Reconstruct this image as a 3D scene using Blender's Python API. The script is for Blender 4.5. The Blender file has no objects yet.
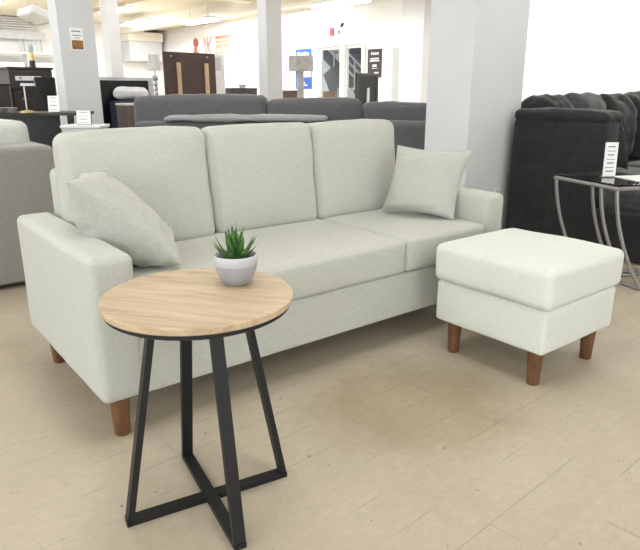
import bpy, bmesh, math, random
from mathutils import Vector, Matrix, noise
random.seed(7)
C = bpy.context.scene.collection
PI = math.pi
BA = math.radians(3.3)            # the building is turned 3.3 degrees against the sofa

def b2w(x, y, z=0.0):
    return Vector((x*math.cos(BA)-y*math.sin(BA), x*math.sin(BA)+y*math.cos(BA), z))

# ------------------------------------------------------------------ materials
def new_mat(name):
    m = bpy.data.materials.new(name); m.use_nodes = True
    nt = m.node_tree; b = nt.nodes['Principled BSDF']
    return m, nt, b

def N(nt, t, **kw):
    n = nt.nodes.new(t)
    for k, v in kw.items():
        if k in n.inputs: n.inputs[k].default_value = v
        else: setattr(n, k, v)
    return n

def mat(name, col, rough=.6, metal=0., var=.06, scale=12., bump=0., bscale=200., stretch=(1,1,1), coat=0., trans=0.):
    m, nt, b = new_mat(name)
    tc = N(nt, 'ShaderNodeTexCoord'); mp = N(nt, 'ShaderNodeMapping'); mp.inputs['Scale'].default_value = stretch
    nt.links.new(tc.outputs['Object'], mp.inputs['Vector'])
    nz = N(nt, 'ShaderNodeTexNoise'); nz.inputs['Scale'].default_value = scale; nz.inputs['Detail'].default_value = 5
    nt.links.new(mp.outputs[0], nz.inputs['Vector'])
    cr = N(nt, 'ShaderNodeValToRGB')
    cr.color_ramp.elements[0].position = .3; cr.color_ramp.elements[1].position = .7
    cr.color_ramp.elements[0].color = (*[max(0, c*(1-var)) for c in col], 1)
    cr.color_ramp.elements[1].color = (*[min(1, c*(1+var)) for c in col], 1)
    nt.links.new(nz.outputs['Fac'], cr.inputs['Fac']); nt.links.new(cr.outputs['Color'], b.inputs['Base Color'])
    b.inputs['Roughness'].default_value = rough; b.inputs['Metallic'].default_value = metal
    b.inputs['Coat Weight'].default_value = coat; b.inputs['Transmission Weight'].default_value = trans
    if bump:
        n2 = N(nt, 'ShaderNodeTexNoise'); n2.inputs['Scale'].default_value = bscale; n2.inputs['Detail'].default_value = 3
        nt.links.new(mp.outputs[0], n2.inputs['Vector'])
        bp = N(nt, 'ShaderNodeBump'); bp.inputs['Strength'].default_value = bump; bp.inputs['Distance'].default_value = .002
        nt.links.new(n2.outputs['Fac'], bp.inputs['Height']); nt.links.new(bp.outputs[0], b.inputs['Normal'])
    return m

def fabric(name, c0, c1, weave=420., rough=.95, sheen=.25, wr=.25, wscale=7.):
    """woven cloth: fine crossing threads mixing two tones, soft large creases in the bump"""
    m, nt, b = new_mat(name)
    tc = N(nt, 'ShaderNodeTexCoord')
    outs = []
    for st in ((1, 1, .12), (.12, .12, 1)):
        mp = N(nt, 'ShaderNodeMapping'); mp.inputs['Scale'].default_value = st
        nt.links.new(tc.outputs['Object'], mp.inputs['Vector'])
        nz = N(nt, 'ShaderNodeTexNoise'); nz.inputs['Scale'].default_value = weave; nz.inputs['Detail'].default_value = 2
        nt.links.new(mp.outputs[0], nz.inputs['Vector']); outs.append(nz)
    ad = N(nt, 'ShaderNodeMath', operation='ADD')
    nt.links.new(outs[0].outputs['Fac'], ad.inputs[0]); nt.links.new(outs[1].outputs['Fac'], ad.inputs[1])
    mr = N(nt, 'ShaderNodeMapRange'); mr.inputs['From Min'].default_value = .75; mr.inputs['From Max'].default_value = 1.25
    nt.links.new(ad.outputs[0], mr.inputs['Value'])
    mx = N(nt, 'ShaderNodeMix', data_type='RGBA'); mx.inputs['A'].default_value = (*c0, 1); mx.inputs['B'].default_value = (*c1, 1)
    nt.links.new(mr.outputs[0], mx.inputs['Factor'])
    nt.links.new(mx.outputs['Result'], b.inputs['Base Color'])
    b.inputs['Roughness'].default_value = rough; b.inputs['Sheen Weight'].default_value = sheen
    big = N(nt, 'ShaderNodeTexNoise'); big.inputs['Scale'].default_value = wscale; big.inputs['Detail'].default_value = 3; big.inputs['Distortion'].default_value = .6
    nt.links.new(tc.outputs['Object'], big.inputs['Vector'])
    b1 = N(nt, 'ShaderNodeBump'); b1.inputs['Strength'].default_value = wr; b1.inputs['Distance'].default_value = .03
    nt.links.new(big.outputs['Fac'], b1.inputs['Height'])
    b2 = N(nt, 'ShaderNodeBump'); b2.inputs['Strength'].default_value = .35; b2.inputs['Distance'].default_value = .0015
    nt.links.new(ad.outputs[0], b2.inputs['Height']); nt.links.new(b1.outputs[0], b2.inputs['Normal'])
    nt.links.new(b2.outputs[0], b.inputs['Normal'])
    return m

def emis(name, col, s):
    m, nt, b = new_mat(name)
    b.inputs['Base Color'].default_value = (*col, 1); b.inputs['Emission Color'].default_value = (*col, 1)
    b.inputs['Emission Strength'].default_value = s
    return m

SAGE = fabric('sage_linen', (.43, .435, .385), (.51, .515, .46), wr=.13)
SAGE2 = fabric('sage_linen_pillow', (.41, .415, .37), (.485, .49, .44), wr=.35, wscale=11)
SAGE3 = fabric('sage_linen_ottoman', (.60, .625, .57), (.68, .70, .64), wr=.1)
PIPE = mat('sage_piping', (.41, .42, .375), .9)
GREY = fabric('grey_fabric', (.088, .088, .093), (.14, .14, .146), weave=260, wr=.3, wscale=5)
GREIGE = fabric('greige_fabric', (.24, .225, .21), (.29, .27, .25), weave=260, wr=.1)
PALEC = fabric('pale_cushion_fabric', (.48, .50, .45), (.60, .62, .57), weave=260)
BLACKV = fabric('black_velvet', (.004, .004, .005), (.012, .012, .014), weave=30, rough=.8, sheen=.12, wr=.6, wscale=6)
BLACKV_LIT = fabric('black_velvet_lit', (.035, .035, .038), (.06, .06, .064), weave=30, rough=.75, sheen=.2, wr=.5, wscale=6)  # lit copy of the black velvet, light put into the paler colour
WALNUT = mat('brown_stained_wood', (.15, .066, .028), .4, var=.3, scale=14, stretch=(6, 6, .7), bump=.05, bscale=60)
BLACKM = mat('matt_black_steel', (.012, .012, .013), .5, .3, var=.1)
WHITEP = mat('white_paint', (.83, .83, .82), .6, var=.012, scale=2)
COLP = mat('column_paint', (.66, .665, .67), .55, var=.02, scale=3, bump=.15, bscale=8)
CEILP = mat('ceiling_paint', (.78, .74, .63), .8, var=.03, scale=1.5)
BEAMP = mat('beam_paint', (.80, .77, .68), .7, var=.02)
TAN = mat('tan_beam_paint', (.52, .47, .38), .8)
PAPER = mat('white_card', (.88, .88, .88), .5, var=.01)
INK = mat('grey_print', (.12, .12, .13), .6)
CHROME = mat('brushed_steel', (.40, .41, .425), .28, .9, var=.05, stretch=(1, 1, 20))
BROWNP = mat('dark_walnut_board', (.075, .042, .036), .55, var=.3, scale=5, stretch=(.6, .6, 9))
PINE = mat('pale_pine', (.62, .42, .26), .6, var=.12, stretch=(8, 8, 1))
ESPR = mat('espresso_wood', (.045, .036, .032), .45, var=.2, scale=6, stretch=(1, 1, 8))
BLK = mat('black_lacquer', (.008, .008, .009), .3, var=.1)
POT = mat('grey_glazed_pot', (.33, .33, .35), .45, var=.05, scale=30)
POTR = mat('pale_pot_band', (.47, .47, .49), .45, var=.03, scale=30)
SOIL = mat('dark_soil', (.03, .02, .015), .95, var=.5, scale=90, bump=1, bscale=150)
GOLD = mat('brass', (.62, .44, .17), .3, .9)
CREAM = mat('cream_cloth', (.72, .66, .52), .9)
TAUPE = mat('taupe_cloth', (.13, .10, .095), .9)
NAVY = mat('navy_cloth', (.01, .012, .035), .9)
WCLOTH = mat('white_cloth', (.80, .80, .82), .9, bump=.5, bscale=20)
SILV = mat('silver_shade_cloth', (.42, .41, .40), .5, .2, var=.15, scale=15)
BLUE = mat('blue_poster_print', (.015, .09, .36), .5)
CHALK = mat('black_poster_print', (.025, .024, .024), .5)
RED = mat('red_plastic', (.62, .03, .07), .4)
PINK = mat('pink_print', (.40, .13, .12), .7, var=.25, scale=5)
ORNG = mat('orange_box', (.40, .20, .09), .7)
STEEL = mat('painted_steel', (.62, .63, .64), .5)
DSTEEL = mat('dark_steel_tread', (.07, .075, .085), .6)
BGREY = mat('pale_grey_panel', (.58, .59, .62), .7)

def leaf_material():
    m, nt, b = new_mat('succulent_green')
    tc = N(nt, 'ShaderNodeTexCoord'); nz = N(nt, 'ShaderNodeTexNoise'); nz.inputs['Scale'].default_value = 45
    nt.links.new(tc.outputs['Object'], nz.inputs['Vector'])
    cr = N(nt, 'ShaderNodeValToRGB'); cr.color_ramp.elements[0].position = .35; cr.color_ramp.elements[1].position = .7
    cr.color_ramp.elements[0].color = (.018, .07, .018, 1); cr.color_ramp.elements[1].color = (.10, .23, .045, 1)
    nt.links.new(nz.outputs['Fac'], cr.inputs['Fac']); nt.links.new(cr.outputs[0], b.inputs['Base Color'])
    b.inputs['Roughness'].default_value = .4; b.inputs['Subsurface Weight'].default_value = .1
    b.inputs['Subsurface Radius'].default_value = (.01, .02, .01)
    return m
LEAF = leaf_material()

def oak_material():
    m, nt, b = new_mat('light_oak_veneer')
    tc = N(nt, 'ShaderNodeTexCoord')
    mp = N(nt, 'ShaderNodeMapping'); mp.inputs['Rotation'].default_value = (0, 0, math.radians(52)); mp.inputs['Scale'].default_value = (1, 1, 1)
    nt.links.new(tc.outputs['Object'], mp.inputs['Vector'])
    m2 = N(nt, 'ShaderNodeMapping'); m2.inputs['Scale'].default_value = (2.0, 15, 8)
    nt.links.new(mp.outputs[0], m2.inputs['Vector'])
    n1 = N(nt, 'ShaderNodeTexNoise'); n1.inputs['Scale'].default_value = 1.6; n1.inputs['Detail'].default_value = 8; n1.inputs['Roughness'].default_value = .65; n1.inputs['Distortion'].default_value = .5
    nt.links.new(m2.outputs[0], n1.inputs['Vector'])
    m3 = N(nt, 'ShaderNodeMapping'); m3.inputs['Scale'].default_value = (8, 220, 40)
    nt.links.new(mp.outputs[0], m3.inputs['Vector'])
    n2 = N(nt, 'ShaderNodeTexNoise'); n2.inputs['Scale'].default_value = 1; n2.inputs['Detail'].default_value = 3
    nt.links.new(m3.outputs[0], n2.inputs['Vector'])
    cr = N(nt, 'ShaderNodeValToRGB'); e = cr.color_ramp.elements
    e[0].position = .30; e[0].color = (.36, .25, .155, 1); e[1].position = .72; e[1].color = (.62, .49, .345, 1)
    k = e.new(.46); k.color = (.50, .375, .245, 1)
    nt.links.new(n1.outputs['Fac'], cr.inputs['Fac'])
    mx = N(nt, 'ShaderNodeMix', data_type='RGBA', blend_type='MULTIPLY'); mx.inputs['Factor'].default_value = .35
    cr2 = N(nt, 'ShaderNodeValToRGB'); cr2.color_ramp.elements[0].position = .35; cr2.color_ramp.elements[0].color = (.72, .67, .62, 1); cr2.color_ramp.elements[1].position = .55
    nt.links.new(n2.outputs['Fac'], cr2.inputs['Fac'])
    nt.links.new(cr.outputs[0], mx.inputs['A']); nt.links.new(cr2.outputs[0], mx.inputs['B'])
    nt.links.new(mx.outputs['Result'], b.inputs['Base Color'])
    b.inputs['Roughness'].default_value = .42
    return m
OAK = oak_material()

def floor_material():
    m, nt, b = new_mat('worn_vinyl_floor')
    tc = N(nt, 'ShaderNodeTexCoord')
    def noise_(scale, det=6, rough=.6, dist=0, st=(1, 1, 1), off=(0, 0, 0)):
        mp = N(nt, 'ShaderNodeMapping'); mp.inputs['Scale'].default_value = st; mp.inputs['Location'].default_value = off
        nt.links.new(tc.outputs['Object'], mp.inputs['Vector'])
        n = N(nt, 'ShaderNodeTexNoise'); n.inputs['Scale'].default_value = scale; n.inputs['Detail'].default_value = det
        n.inputs['Roughness'].default_value = rough; n.inputs['Distortion'].default_value = dist
        nt.links.new(mp.outputs[0], n.inputs['Vector']); return n.outputs['Fac']
    def ramp(src, p0, c0, p1, c1):
        r = N(nt, 'ShaderNodeValToRGB'); e = r.color_ramp.elements
        e[0].position = p0; e[0].color = (*c0, 1); e[1].position = p1; e[1].color = (*c1, 1)
        nt.links.new(src, r.inputs['Fac']); return r.outputs['Color']
    def mix(a, bb, f, mode='MIX'):
        x = N(nt, 'ShaderNodeMix', data_type='RGBA', blend_type=mode)
        for s, k in ((a, 'A'), (bb, 'B'), (f, 'Factor')):
            if hasattr(s, 'links') or hasattr(s, 'is_linked'): nt.links.new(s, x.inputs[k])
            else: x.inputs[k].default_value = s if k == 'Factor' else (*s, 1)
        return x.outputs['Result']
    base = ramp(noise_(1.3), .35, (.42, .355, .265), .68, (.505, .44, .345))
    speck = ramp(noise_(26, 7, .75, .4, (1, 1.6, 1)), .34, (.91, .905, .90), .66, (1.05, 1.045, 1.04))
    c = mix(base, speck, 1., 'MULTIPLY')
    # tiles laid square with the building
    mp = N(nt, 'ShaderNodeMapping'); mp.inputs['Rotation'].default_value = (0, 0, -BA); mp.inputs['Location'].default_value = (-.605, 1.028, 0)
    nt.links.new(tc.outputs['Object'], mp.inputs['Vector'])
    def brick(mort, c1, c2, cm):
        br = N(nt, 'ShaderNodeTexBrick'); br.offset = .5; br.inputs['Scale'].default_value = 1
        br.inputs['Brick Width'].default_value = .92; br.inputs['Row Height'].default_value = .138
        br.inputs['Mortar Size'].default_value = mort; br.inputs['Mortar Smooth'].default_value = .3
        br.inputs['Color1'].default_value = c1; br.inputs['Color2'].default_value = c2; br.inputs['Mortar'].default_value = cm
        nt.links.new(mp.outputs[0], br.inputs['Vector']); return br
    tile = brick(.0, (.97, .97, .965, 1), (1.02, 1.015, 1.01, 1), (1, 1, 1, 1))
    c = mix(c, tile.outputs['Color'], 1., 'MULTIPLY')
    seam = brick(.0011, (0, 0, 0, 1), (0, 0, 0, 1), (1, 1, 1, 1))
    msk = ramp(noise_(2.6, 3), .50, (0, 0, 0), .58, (1, 1, 1))
    sm = mix((0, 0, 0), seam.outputs['Color'], msk)
    c = mix(c, (.23, .19, .155), sm)
    # an old brownish wear stain in front of the sofa
    mpv = N(nt, 'ShaderNodeMapping', vector_type='POINT'); mpv.inputs['Location'].default_value = (-.98, .40, 0)
    nt.links.new(tc.outputs['Object'], mpv.inputs['Vector'])
    ln = N(nt, 'ShaderNodeVectorMath', operation='LENGTH'); nt.links.new(mpv.outputs[0], ln.inputs[0])
    ad = N(nt, 'ShaderNodeMath', operation='MULTIPLY_ADD'); nt.links.new(noise_(4, 3), ad.inputs[0]); ad.inputs[1].default_value = .35
    nt.links.new(ln.outputs['Value'], ad.inputs[2])
    st = ramp(ad.outputs[0], .42, (1, 1, 1), .62, (0, 0, 0))
    c = mix(c, mix(c, (.80, .77, .68), 1., 'MULTIPLY'), st)
    # scuffs
    sc = ramp(noise_(9, 8, .75, 1.5, (1, .45, 1), (3, 1, 0)), .635, (0, 0, 0), .69, (.6, .6, .6))
    c = mix(c, (.20, .15, .11), sc)
    sp = ramp(noise_(30, 2, .5, 0, (1, 1, 1), (9, 3, 0)), .72, (0, 0, 0), .75, (.7, .7, .7))
    c = mix(c, (.16, .12, .09), sp)
    nt.links.new(c, b.inputs['Base Color'])
    rr = ramp(noise_(5), .3, (.42, .42, .42), .7, (.62, .62, .62)); nt.links.new(rr, b.inputs['Roughness'])
    bp = N(nt, 'ShaderNodeBump'); bp.inputs['Strength'].default_value = .12; bp.inputs['Distance'].default_value = .003
    nt.links.new(noise_(14, 4), bp.inputs['Height']); nt.links.new(bp.outputs[0], b.inputs['Normal'])
    return m
FLOOR = floor_material()

def glass_mat(name, tint=(1, 1, 1), rough=.02):
    m, nt, b = new_mat(name)
    b.inputs['Base Color'].default_value = (*tint, 1); b.inputs['Roughness'].default_value = rough
    b.inputs['Transmission Weight'].default_value = 1; b.inputs['IOR'].default_value = 1.45
    return m
SMOKE = glass_mat('smoked_glass', (.55, .62, .62))
CLEAR = glass_mat('clear_glass', (.95, .97, .97))

# ------------------------------------------------------------------ geometry helpers
def box_bm(bm, x0, x1, y0, y1, z0, z1, bev=0., seg=2):
    vs = [bm.verts.new((x, y, z)) for z in (z0, z1) for x, y in ((x0, y0), (x1, y0), (x1, y1), (x0, y1))]
    fs = [bm.faces.new([vs[i] for i in q]) for q in ((3, 2, 1, 0), (4, 5, 6, 7), (0, 1, 5, 4), (1, 2, 6, 5), (2, 3, 7, 6), (3, 0, 4, 7))]
    if bev:
        es = list({e for f in fs for e in f.edges})
        bmesh.ops.bevel(bm, geom=es, offset=bev, segments=seg, profile=.5, affect='EDGES')
    return bm

def B(x0, x1, y0, y1, z0, z1, bev=0., seg=2):
    return box_bm(bmesh.new(), x0, x1, y0, y1, z0, z1, bev, seg)

def boxes(lst, bev=0.):
    bm = bmesh.new()
    for l in lst: box_bm(bm, *l, bev=bev)
    return bm

def obj(name, bm, m, parent=None, smooth=False, angle=40):
    me = bpy.data.meshes.new(name)
    bmesh.ops.recalc_face_normals(bm, faces=bm.faces)
    bm.to_mesh(me); bm.free(); me.materials.append(m)
    o = bpy.data.objects.new(name, me); C.objects.link(o)
    if smooth:
        for p in me.polygons: p.use_smooth = True
        if angle < 180: me.set_sharp_from_angle(angle=math.radians(angle))
    if parent: o.parent = parent
    return o

def thing(name, label, cat, loc=(0, 0, 0), rotz=0., group=None):
    o = bpy.data.objects.new(name, None); C.objects.link(o)
    o.empty_display_size = .1
    o.location = loc; o.rotation_euler = (0, 0, rotz); o['label'] = label; o['category'] = cat
    if group: o['group'] = group
    return o

def feet(lst, parent):
    for l in lst: obj('foot', boxes([l]), BLK, parent)

def tag(o, label, cat, group=None, loc=None, rotz=None):
    o['label'] = label; o['category'] = cat
    if group: o['group'] = group
    if loc is not None: o.location = loc
    if rotz is not None: o.rotation_euler = (0, 0, rotz)
    return o

def struct(name, bm, m, building=True):
    o = obj(name, bm, m); o['kind'] = 'structure'
    if building: o.rotation_euler = (0, 0, BA)
    return o

def axis_ticks(a, r, n):
    t = [-a + r*k for k in (0, .15, .4, .7, 1.)]
    inner = 2*(a-r)
    for k in range(1, n): t.append(-a+r+inner*k/n)
    t += [a - r*k for k in (1., .7, .4, .15, 0)]
    return sorted(set(round(v, 6) for v in t))

def soft(w, d, h, r=.04, puff=(0, 0, 0), n=10, wrinkle=0., seed=0, wf=5., back_flat=False, bot_flat=True):
    """an upholstered block, centre bottom at origin: rounded edges, faces puffed by (x,y,z)"""
    A = (w/2, d/2, h/2)
    T = [axis_ticks(A[i], r, n) for i in range(3)]
    bm = bmesh.new(); V = {}
    def vert(p):
        k = tuple(round(c, 5) for c in p)
        if k not in V: V[k] = bm.verts.new(k)
        return V[k]
    for ax in range(3):
        u, v = [i for i in range(3) if i != ax]
        for s in (-1, 1):
            for i in range(len(T[u])-1):
                for j in range(len(T[v])-1):
                    q = []
                    for a, b_ in ((i, j), (i+1, j), (i+1, j+1), (i, j+1)):
                        p = [0, 0, 0]; p[ax] = s*A[ax]; p[u] = T[u][a]; p[v] = T[v][b_]; q.append(vert(p))
                    try: bm.faces.new(q)
                    except ValueError: pass
    for vt in bm.verts:
        p = vt.co.copy(); q = [p[i]/A[i] for i in range(3)]
        inn = Vector([max(-(A[i]-r), min(A[i]-r, p[i])) for i in range(3)])
        dv = p-inn
        if dv.length > 1e-9: p = inn+dv.normalized()*r
        nrm = dv.normalized() if dv.length > 1e-9 else Vector((0, 0, 0))
        f = [1-abs(q[i])**2.6 for i in range(3)]
        px = math.copysign(puff[0], q[0])*abs(q[0])**3*f[1]*f[2]
        py = math.copysign(puff[1], q[1])*abs(q[1])**3*f[0]*f[2]
        pz = math.copysign(puff[2], q[2])*abs(q[2])**3*f[0]*f[1]
        if bot_flat and q[2] < 0: pz = 0
        if back_flat and q[1] > 0: py *= .3
        p += Vector((px, py, pz))
        if wrinkle:
            s3 = Vector((seed*3.1, seed*1.7, seed*.9))
            p += nrm*wrinkle*(noise.noise(p*wf+s3)+.5*noise.noise(p*wf*2.3+s3))
        vt.co = p+Vector((0, 0, A[2]))
    return bm

def pillow(c4, thick, n=22, seed=0, wr=.006, power=.62, low=1., pe=4):
    """throw pillow through four corner points (BL, BR, TR, TL)"""
    BL, BR, TR, TL = [Vector(c) for c in c4]
    nrm = (BR-BL).cross(TL-BL).normalized()
    cen = (BL+BR+TR+TL)/4
    bm = bmesh.new(); rows = {}
    for s in (-1, 1):
        for i in range(n+1):
            for j in range(n+1):
                u = -math.cos(PI*i/n)*.5+.5; v = -math.cos(PI*j/n)*.5+.5
                U = 2*u-1; W = 2*v-1
                p = BL*(1-u)*(1-v)+BR*u*(1-v)+TR*u*v+TL*(1-u)*v
                # edges pulled in between the corners
                p = cen+(p-cen)*(1-.10*(1-U*U)*abs(W)**3-.10*(1-W*W)*abs(U)**3)
                h = thick*(max(0, (1-abs(U)**pe)*(1-abs(W)**pe))**power)*(low if s > 0 else 1.)
                edge = 1-max(abs(U), abs(W))
                g = wr*math.sin(17*U+5*W+seed)*(edge < .35)*edge*6*(1 if abs(W) > abs(U) else .5)
                g += wr*math.sin(19*W-3*U+seed)*(edge < .35)*edge*6*(1 if abs(W) <= abs(U) else .5)
                g += 1.2*wr*noise.noise(Vector((U*2.2, W*2.2, seed+s*3)))*min(1, edge*5)
                if edge < 1e-6: g = 0
                key = (i, j, s if edge > 1e-6 else 0)
                if key not in rows: rows[key] = bm.verts.new(p+nrm*s*(h+g))
    def g_(i, j, s): return rows[(i, j, s)] if (i, j, s) in rows else rows[(i, j, 0)]
    for s in (-1, 1):
        for i in range(n):
            for j in range(n):
                bm.faces.new([g_(i, j, s), g_(i+1, j, s), g_(i+1, j+1, s), g_(i, j+1, s)])
    rim = [rows[(i, 0, 0)].co.copy() for i in range(n)]+[rows[(n, j, 0)].co.copy() for j in range(n)] + \
          [rows[(n-i, n, 0)].co.copy() for i in range(n)]+[rows[(0, n-j, 0)].co.copy() for j in range(n)]
    return bm, rim

def tube(pts, r, sides=8, closed=False, flat=None):
    """a pipe along pts; flat=(half width, half height, side vector) gives a flat bar"""
    bm = bmesh.new(); rings = []
    P = [Vector(p) for p in pts]; n = len(P)
    for i, p in enumerate(P):
        if closed: t = (P[(i+1) % n]-P[i-1]).normalized()
        else: t = (P[min(i+1, n-1)]-P[max(i-1, 0)]).normalized()
        if flat:
            s = Vector(flat[2]).normalized(); u = t.cross(s).normalized()
            sc = 1.
            if 0 < i < n-1:
                t1 = (P[i]-P[i-1]).normalized(); t2 = (P[i+1]-P[i]).normalized()
                sc = 1/max(.4, math.cos(t1.angle(t2)/2))
            ring = [bm.verts.new(p+s*a*flat[0]+u*b_*flat[1]*sc) for a, b_ in ((-1, -1), (1, -1), (1, 1), (-1, 1))]
        else:
            ref = Vector((0, 0, 1)) if abs(t.z) < .9 else Vector((1, 0, 0))
            s = t.cross(ref).normalized(); u = t.cross(s).normalized()
            rr = r[i] if isinstance(r, (list, tuple)) else r
            ring = [bm.verts.new(p+(s*math.cos(2*PI*k/sides)+u*math.sin(2*PI*k/sides))*rr) for k in range(sides)]
        rings.append(ring)
    m = len(rings[0])
    for i in range(n if closed else n-1):
        a, b_ = rings[i], rings[(i+1) % n]
        for k in range(m): bm.faces.new([a[k], a[(k+1) % m], b_[(k+1) % m], b_[k]])
    if not closed:
        bm.faces.new(rings[0][::-1]); bm.faces.new(rings[-1])
    return bm

def lathe(prof, seg=40, origin=(0, 0, 0)):
    bm = bmesh.new(); rings = []
    ox, oy, oz = origin
    for r, z in prof:
        if r < 1e-6: rings.append([bm.verts.new((ox, oy, oz+z))])
        else: rings.append([bm.verts.new((ox+r*math.cos(2*PI*k/seg), oy+r*math.sin(2*PI*k/seg), oz+z)) for k in range(seg)])
    for a, b_ in zip(rings, rings[1:]):
        if len(a) == 1 and len(b_) == 1: continue
        for k in range(seg):
            k2 = (k+1) % seg
            if len(a) == 1: bm.faces.new([a[0], b_[k], b_[k2]])
            elif len(b_) == 1: bm.faces.new([a[k], a[k2], b_[0]])
            else: bm.faces.new([a[k], a[k2], b_[k2], b_[k]])
    return bm

def move(bm, v, rot=None):
    if rot is not None: bmesh.ops.transform(bm, matrix=rot, verts=bm.verts)
    bmesh.ops.translate(bm, vec=Vector(v), verts=bm.verts); return bm

def merge(*bms):
    out = bms[0]
    for b_ in bms[1:]:
        me = bpy.data.meshes.new('tmp'); b_.to_mesh(me); b_.free(); out.from_mesh(me); bpy.data.meshes.remove(me)
    return out

# ------------------------------------------------------------------ the setting
struct('floor', B(-5, 9.4, -5, 18, -.1, 0), FLOOR, False)
ZC = 3.05
struct('ceiling', B(-5, 9.3, -5, 17.4, ZC, ZC+.1), CEILP)
# long white wall facing the shop floor, with the doorway left open
dw = bmesh.new()
box_bm(dw, 9, 9.2, -5, 7.70, 0, ZC); box_bm(dw, 9, 9.2, 9.28, 17.2, 0, ZC); box_bm(dw, 9, 9.2, 7.70, 9.28, 2.12, ZC)
struct('wall_right', dw, WHITEP)
struct('wall_light_shield', B(1.5, 9.0, -5.2, -5.0, 0, ZC), WHITEP)  # unseen wall behind the camera, added and cut short to steer the daylight
struct('wall_back', B(-5, 9.0, 17.0, 17.2, 0, ZC), WHITEP)
struct('baseboard_right', B(8.98, 8.999, -5, 7.5, 0, .12), COLP)
struct('trim_1', boxes([(8.7, 8.999, 5.95, 6.48, 0, ZC)]), COLP)             # pilaster beside the tall column
struct('trim_2', B(8.82, 8.999, 6.80, 7.03, 0, 1.93, .004), WHITEP)          # boxed pipe
struct('trim_3', boxes([(7.55, 7.85, -5, 16.9, 2.76, ZC)]), BEAMP)           # long white beam
struct('trim_4', boxes([(5.2, 5.5, -5, 16.9, 2.86, ZC)]), TAN)
struct('trim_5', boxes([(8.6, 8.99, 2, 16.9, 2.9, ZC)]), TAN)
struct('trim_6', boxes([(-5, 7.5, 9.5, 9.8, 2.90, ZC)]), BEAMP)
struct('trim_7', boxes([(7.75, 8.85, 16.2, 16.98, 2.56, 2.80)]), CEILP)      # bulkhead at the back corner
struct('trim_8', boxes([(7.8, 8.85, 16.3, 16.98, 2.0, 2.555)]), BGREY)
struct('trim_9', boxes([(-1, 5.55, 16.7, 16.98, 2.47, 2.66)]), BGREY)        # grey band under the louvres
lou = [(-1, 5.3, 16.80, 16.98, 2.67+.062*k, 2.67+.062*k+.04) for k in range(6)]
struct('trim_10', boxes(lou), WHITEP)

def pillar(name, x0, y0, w, d, m=COLP):
    o = struct(name, B(x0, x0+w, y0, y0+d, 0, ZC, .006), m)
    return o
pillar('trim_11', 3.075, .863, .668, .389)
struct('trim_12', boxes([(3.067, 3.751, .855, 1.260, 0, .12)]), COLP)        # skirting round the tall column
pillar('trim_13', 1.54, 4.355, .344, .22)
pillar('trim_14', 4.179, 4.691, .241, .193)
pillar('trim_15', 3.135, 6.949, .178, .206, WHITEP)

# door: white frame, two glazed leaves
df = bmesh.new()
for y0, y1, z0, z1 in ((9.15, 9.28, 0, 2.12), (7.70, 7.79, 0, 2.12), (7.79, 9.15, 2.06, 2.12), (8.31, 8.45, 0, 2.06)):
    box_bm(df, 8.95, 9.1, y0, y1, z0, z1)
d1 = struct('door_1', df, WHITEP)
def leaf(y0, y1):
    bm = bmesh.new()
    for a, b_, z0, z1 in ((y0, y0+.045, .02, 2.05), (y1-.045, y1, .02, 2.05), (y0+.045, y1-.045, .02, .25), (y0+.045, y1-.045, 2.0, 2.05)):
        box_bm(bm, 9.0, 9.04, a, b_, z0, z1)
    return bm
for i, (y0, y1) in enumerate(((8.452, 9.148), (7.792, 8.308))):
    l = obj('door_leaf', leaf(y0, y1), WHITEP, d1)
    obj('glass_pane', B(9.015, 9.022, y0+.045, y1-.045, .25, 2.0), CLEAR, l)
# outside the doorway: stairwell wall and stair
struct('wall_stairwell', boxes([(11.6, 11.7, 5, 13, 0, 4.0)]), BGREY)
struct('ceiling_stairwell', boxes([(9.2, 11.7, 5, 13, 3.4, 3.5)]), DSTEEL)
st = thing('staircase', 'grey steel staircase with pale handrails seen through the glass doors', 'staircase', b2w(10.8, 9.45, 0), BA)
# rises towards +Y (left in the photograph)
sl_ = .72
tr = []
for k in range(16): tr.append((-.3, .6, -1.9+.23*k-.26, -1.9+.23*k, .06+.166*k, .10+.166*k))
obj('tread', boxes(tr), DSTEEL, st)
y0, y1 = -2.1, 1.9
def zl(y): return 1.18+(y-0)*sl_
obj('stringer', tube([(-.34, y0, zl(y0)+.05), (-.34, y1, zl(y1)+.05)], 0, flat=(.03, .14, (1, 0, 0))), DSTEEL, st)
for k in range(3):
    obj('handrail', tube([(-.40, y0, zl(y0)+.27+.2*k), (-.40, y1, zl(y1)+.27+.2*k)], .026), STEEL, st)
for y in (-1.5, -.75, 0, .75, 1.5):
    obj('baluster', tube([(-.40, y, zl(y)), (-.40, y, zl(y)+.68)], .018), STEEL, st)
# upper flight crossing behind, dark underside
obj('upper_flight', tube([(.75, y0+.4, 3.4), (.75, y1, 1.3)], 0, flat=(.35, .30, (1, 0, 0))), DSTEEL, st)
o = obj('storage_box', B(-.2, .2, -.2, .2, 0, 1.12, .01), ORNG)
tag(o, 'tall orange-brown carton seen through the left glass door', 'box', loc=b2w(9.75, 9.55, 0), rotz=BA+.3)
o = obj('shelf_rack', boxes([(-.2, .2, -.25, .25, z, z+.03) for z in (.1, .5, .85, 1.15)]+[(x, x+.03, y, y+.03, 0, 1.2) for x in (-.2, .17) for y in (-.25, .22)]), STEEL)
tag(o, 'small grey shelf rack behind the right glass door', 'shelf', loc=b2w(9.65, 8.80, 0), rotz=BA)

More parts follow.
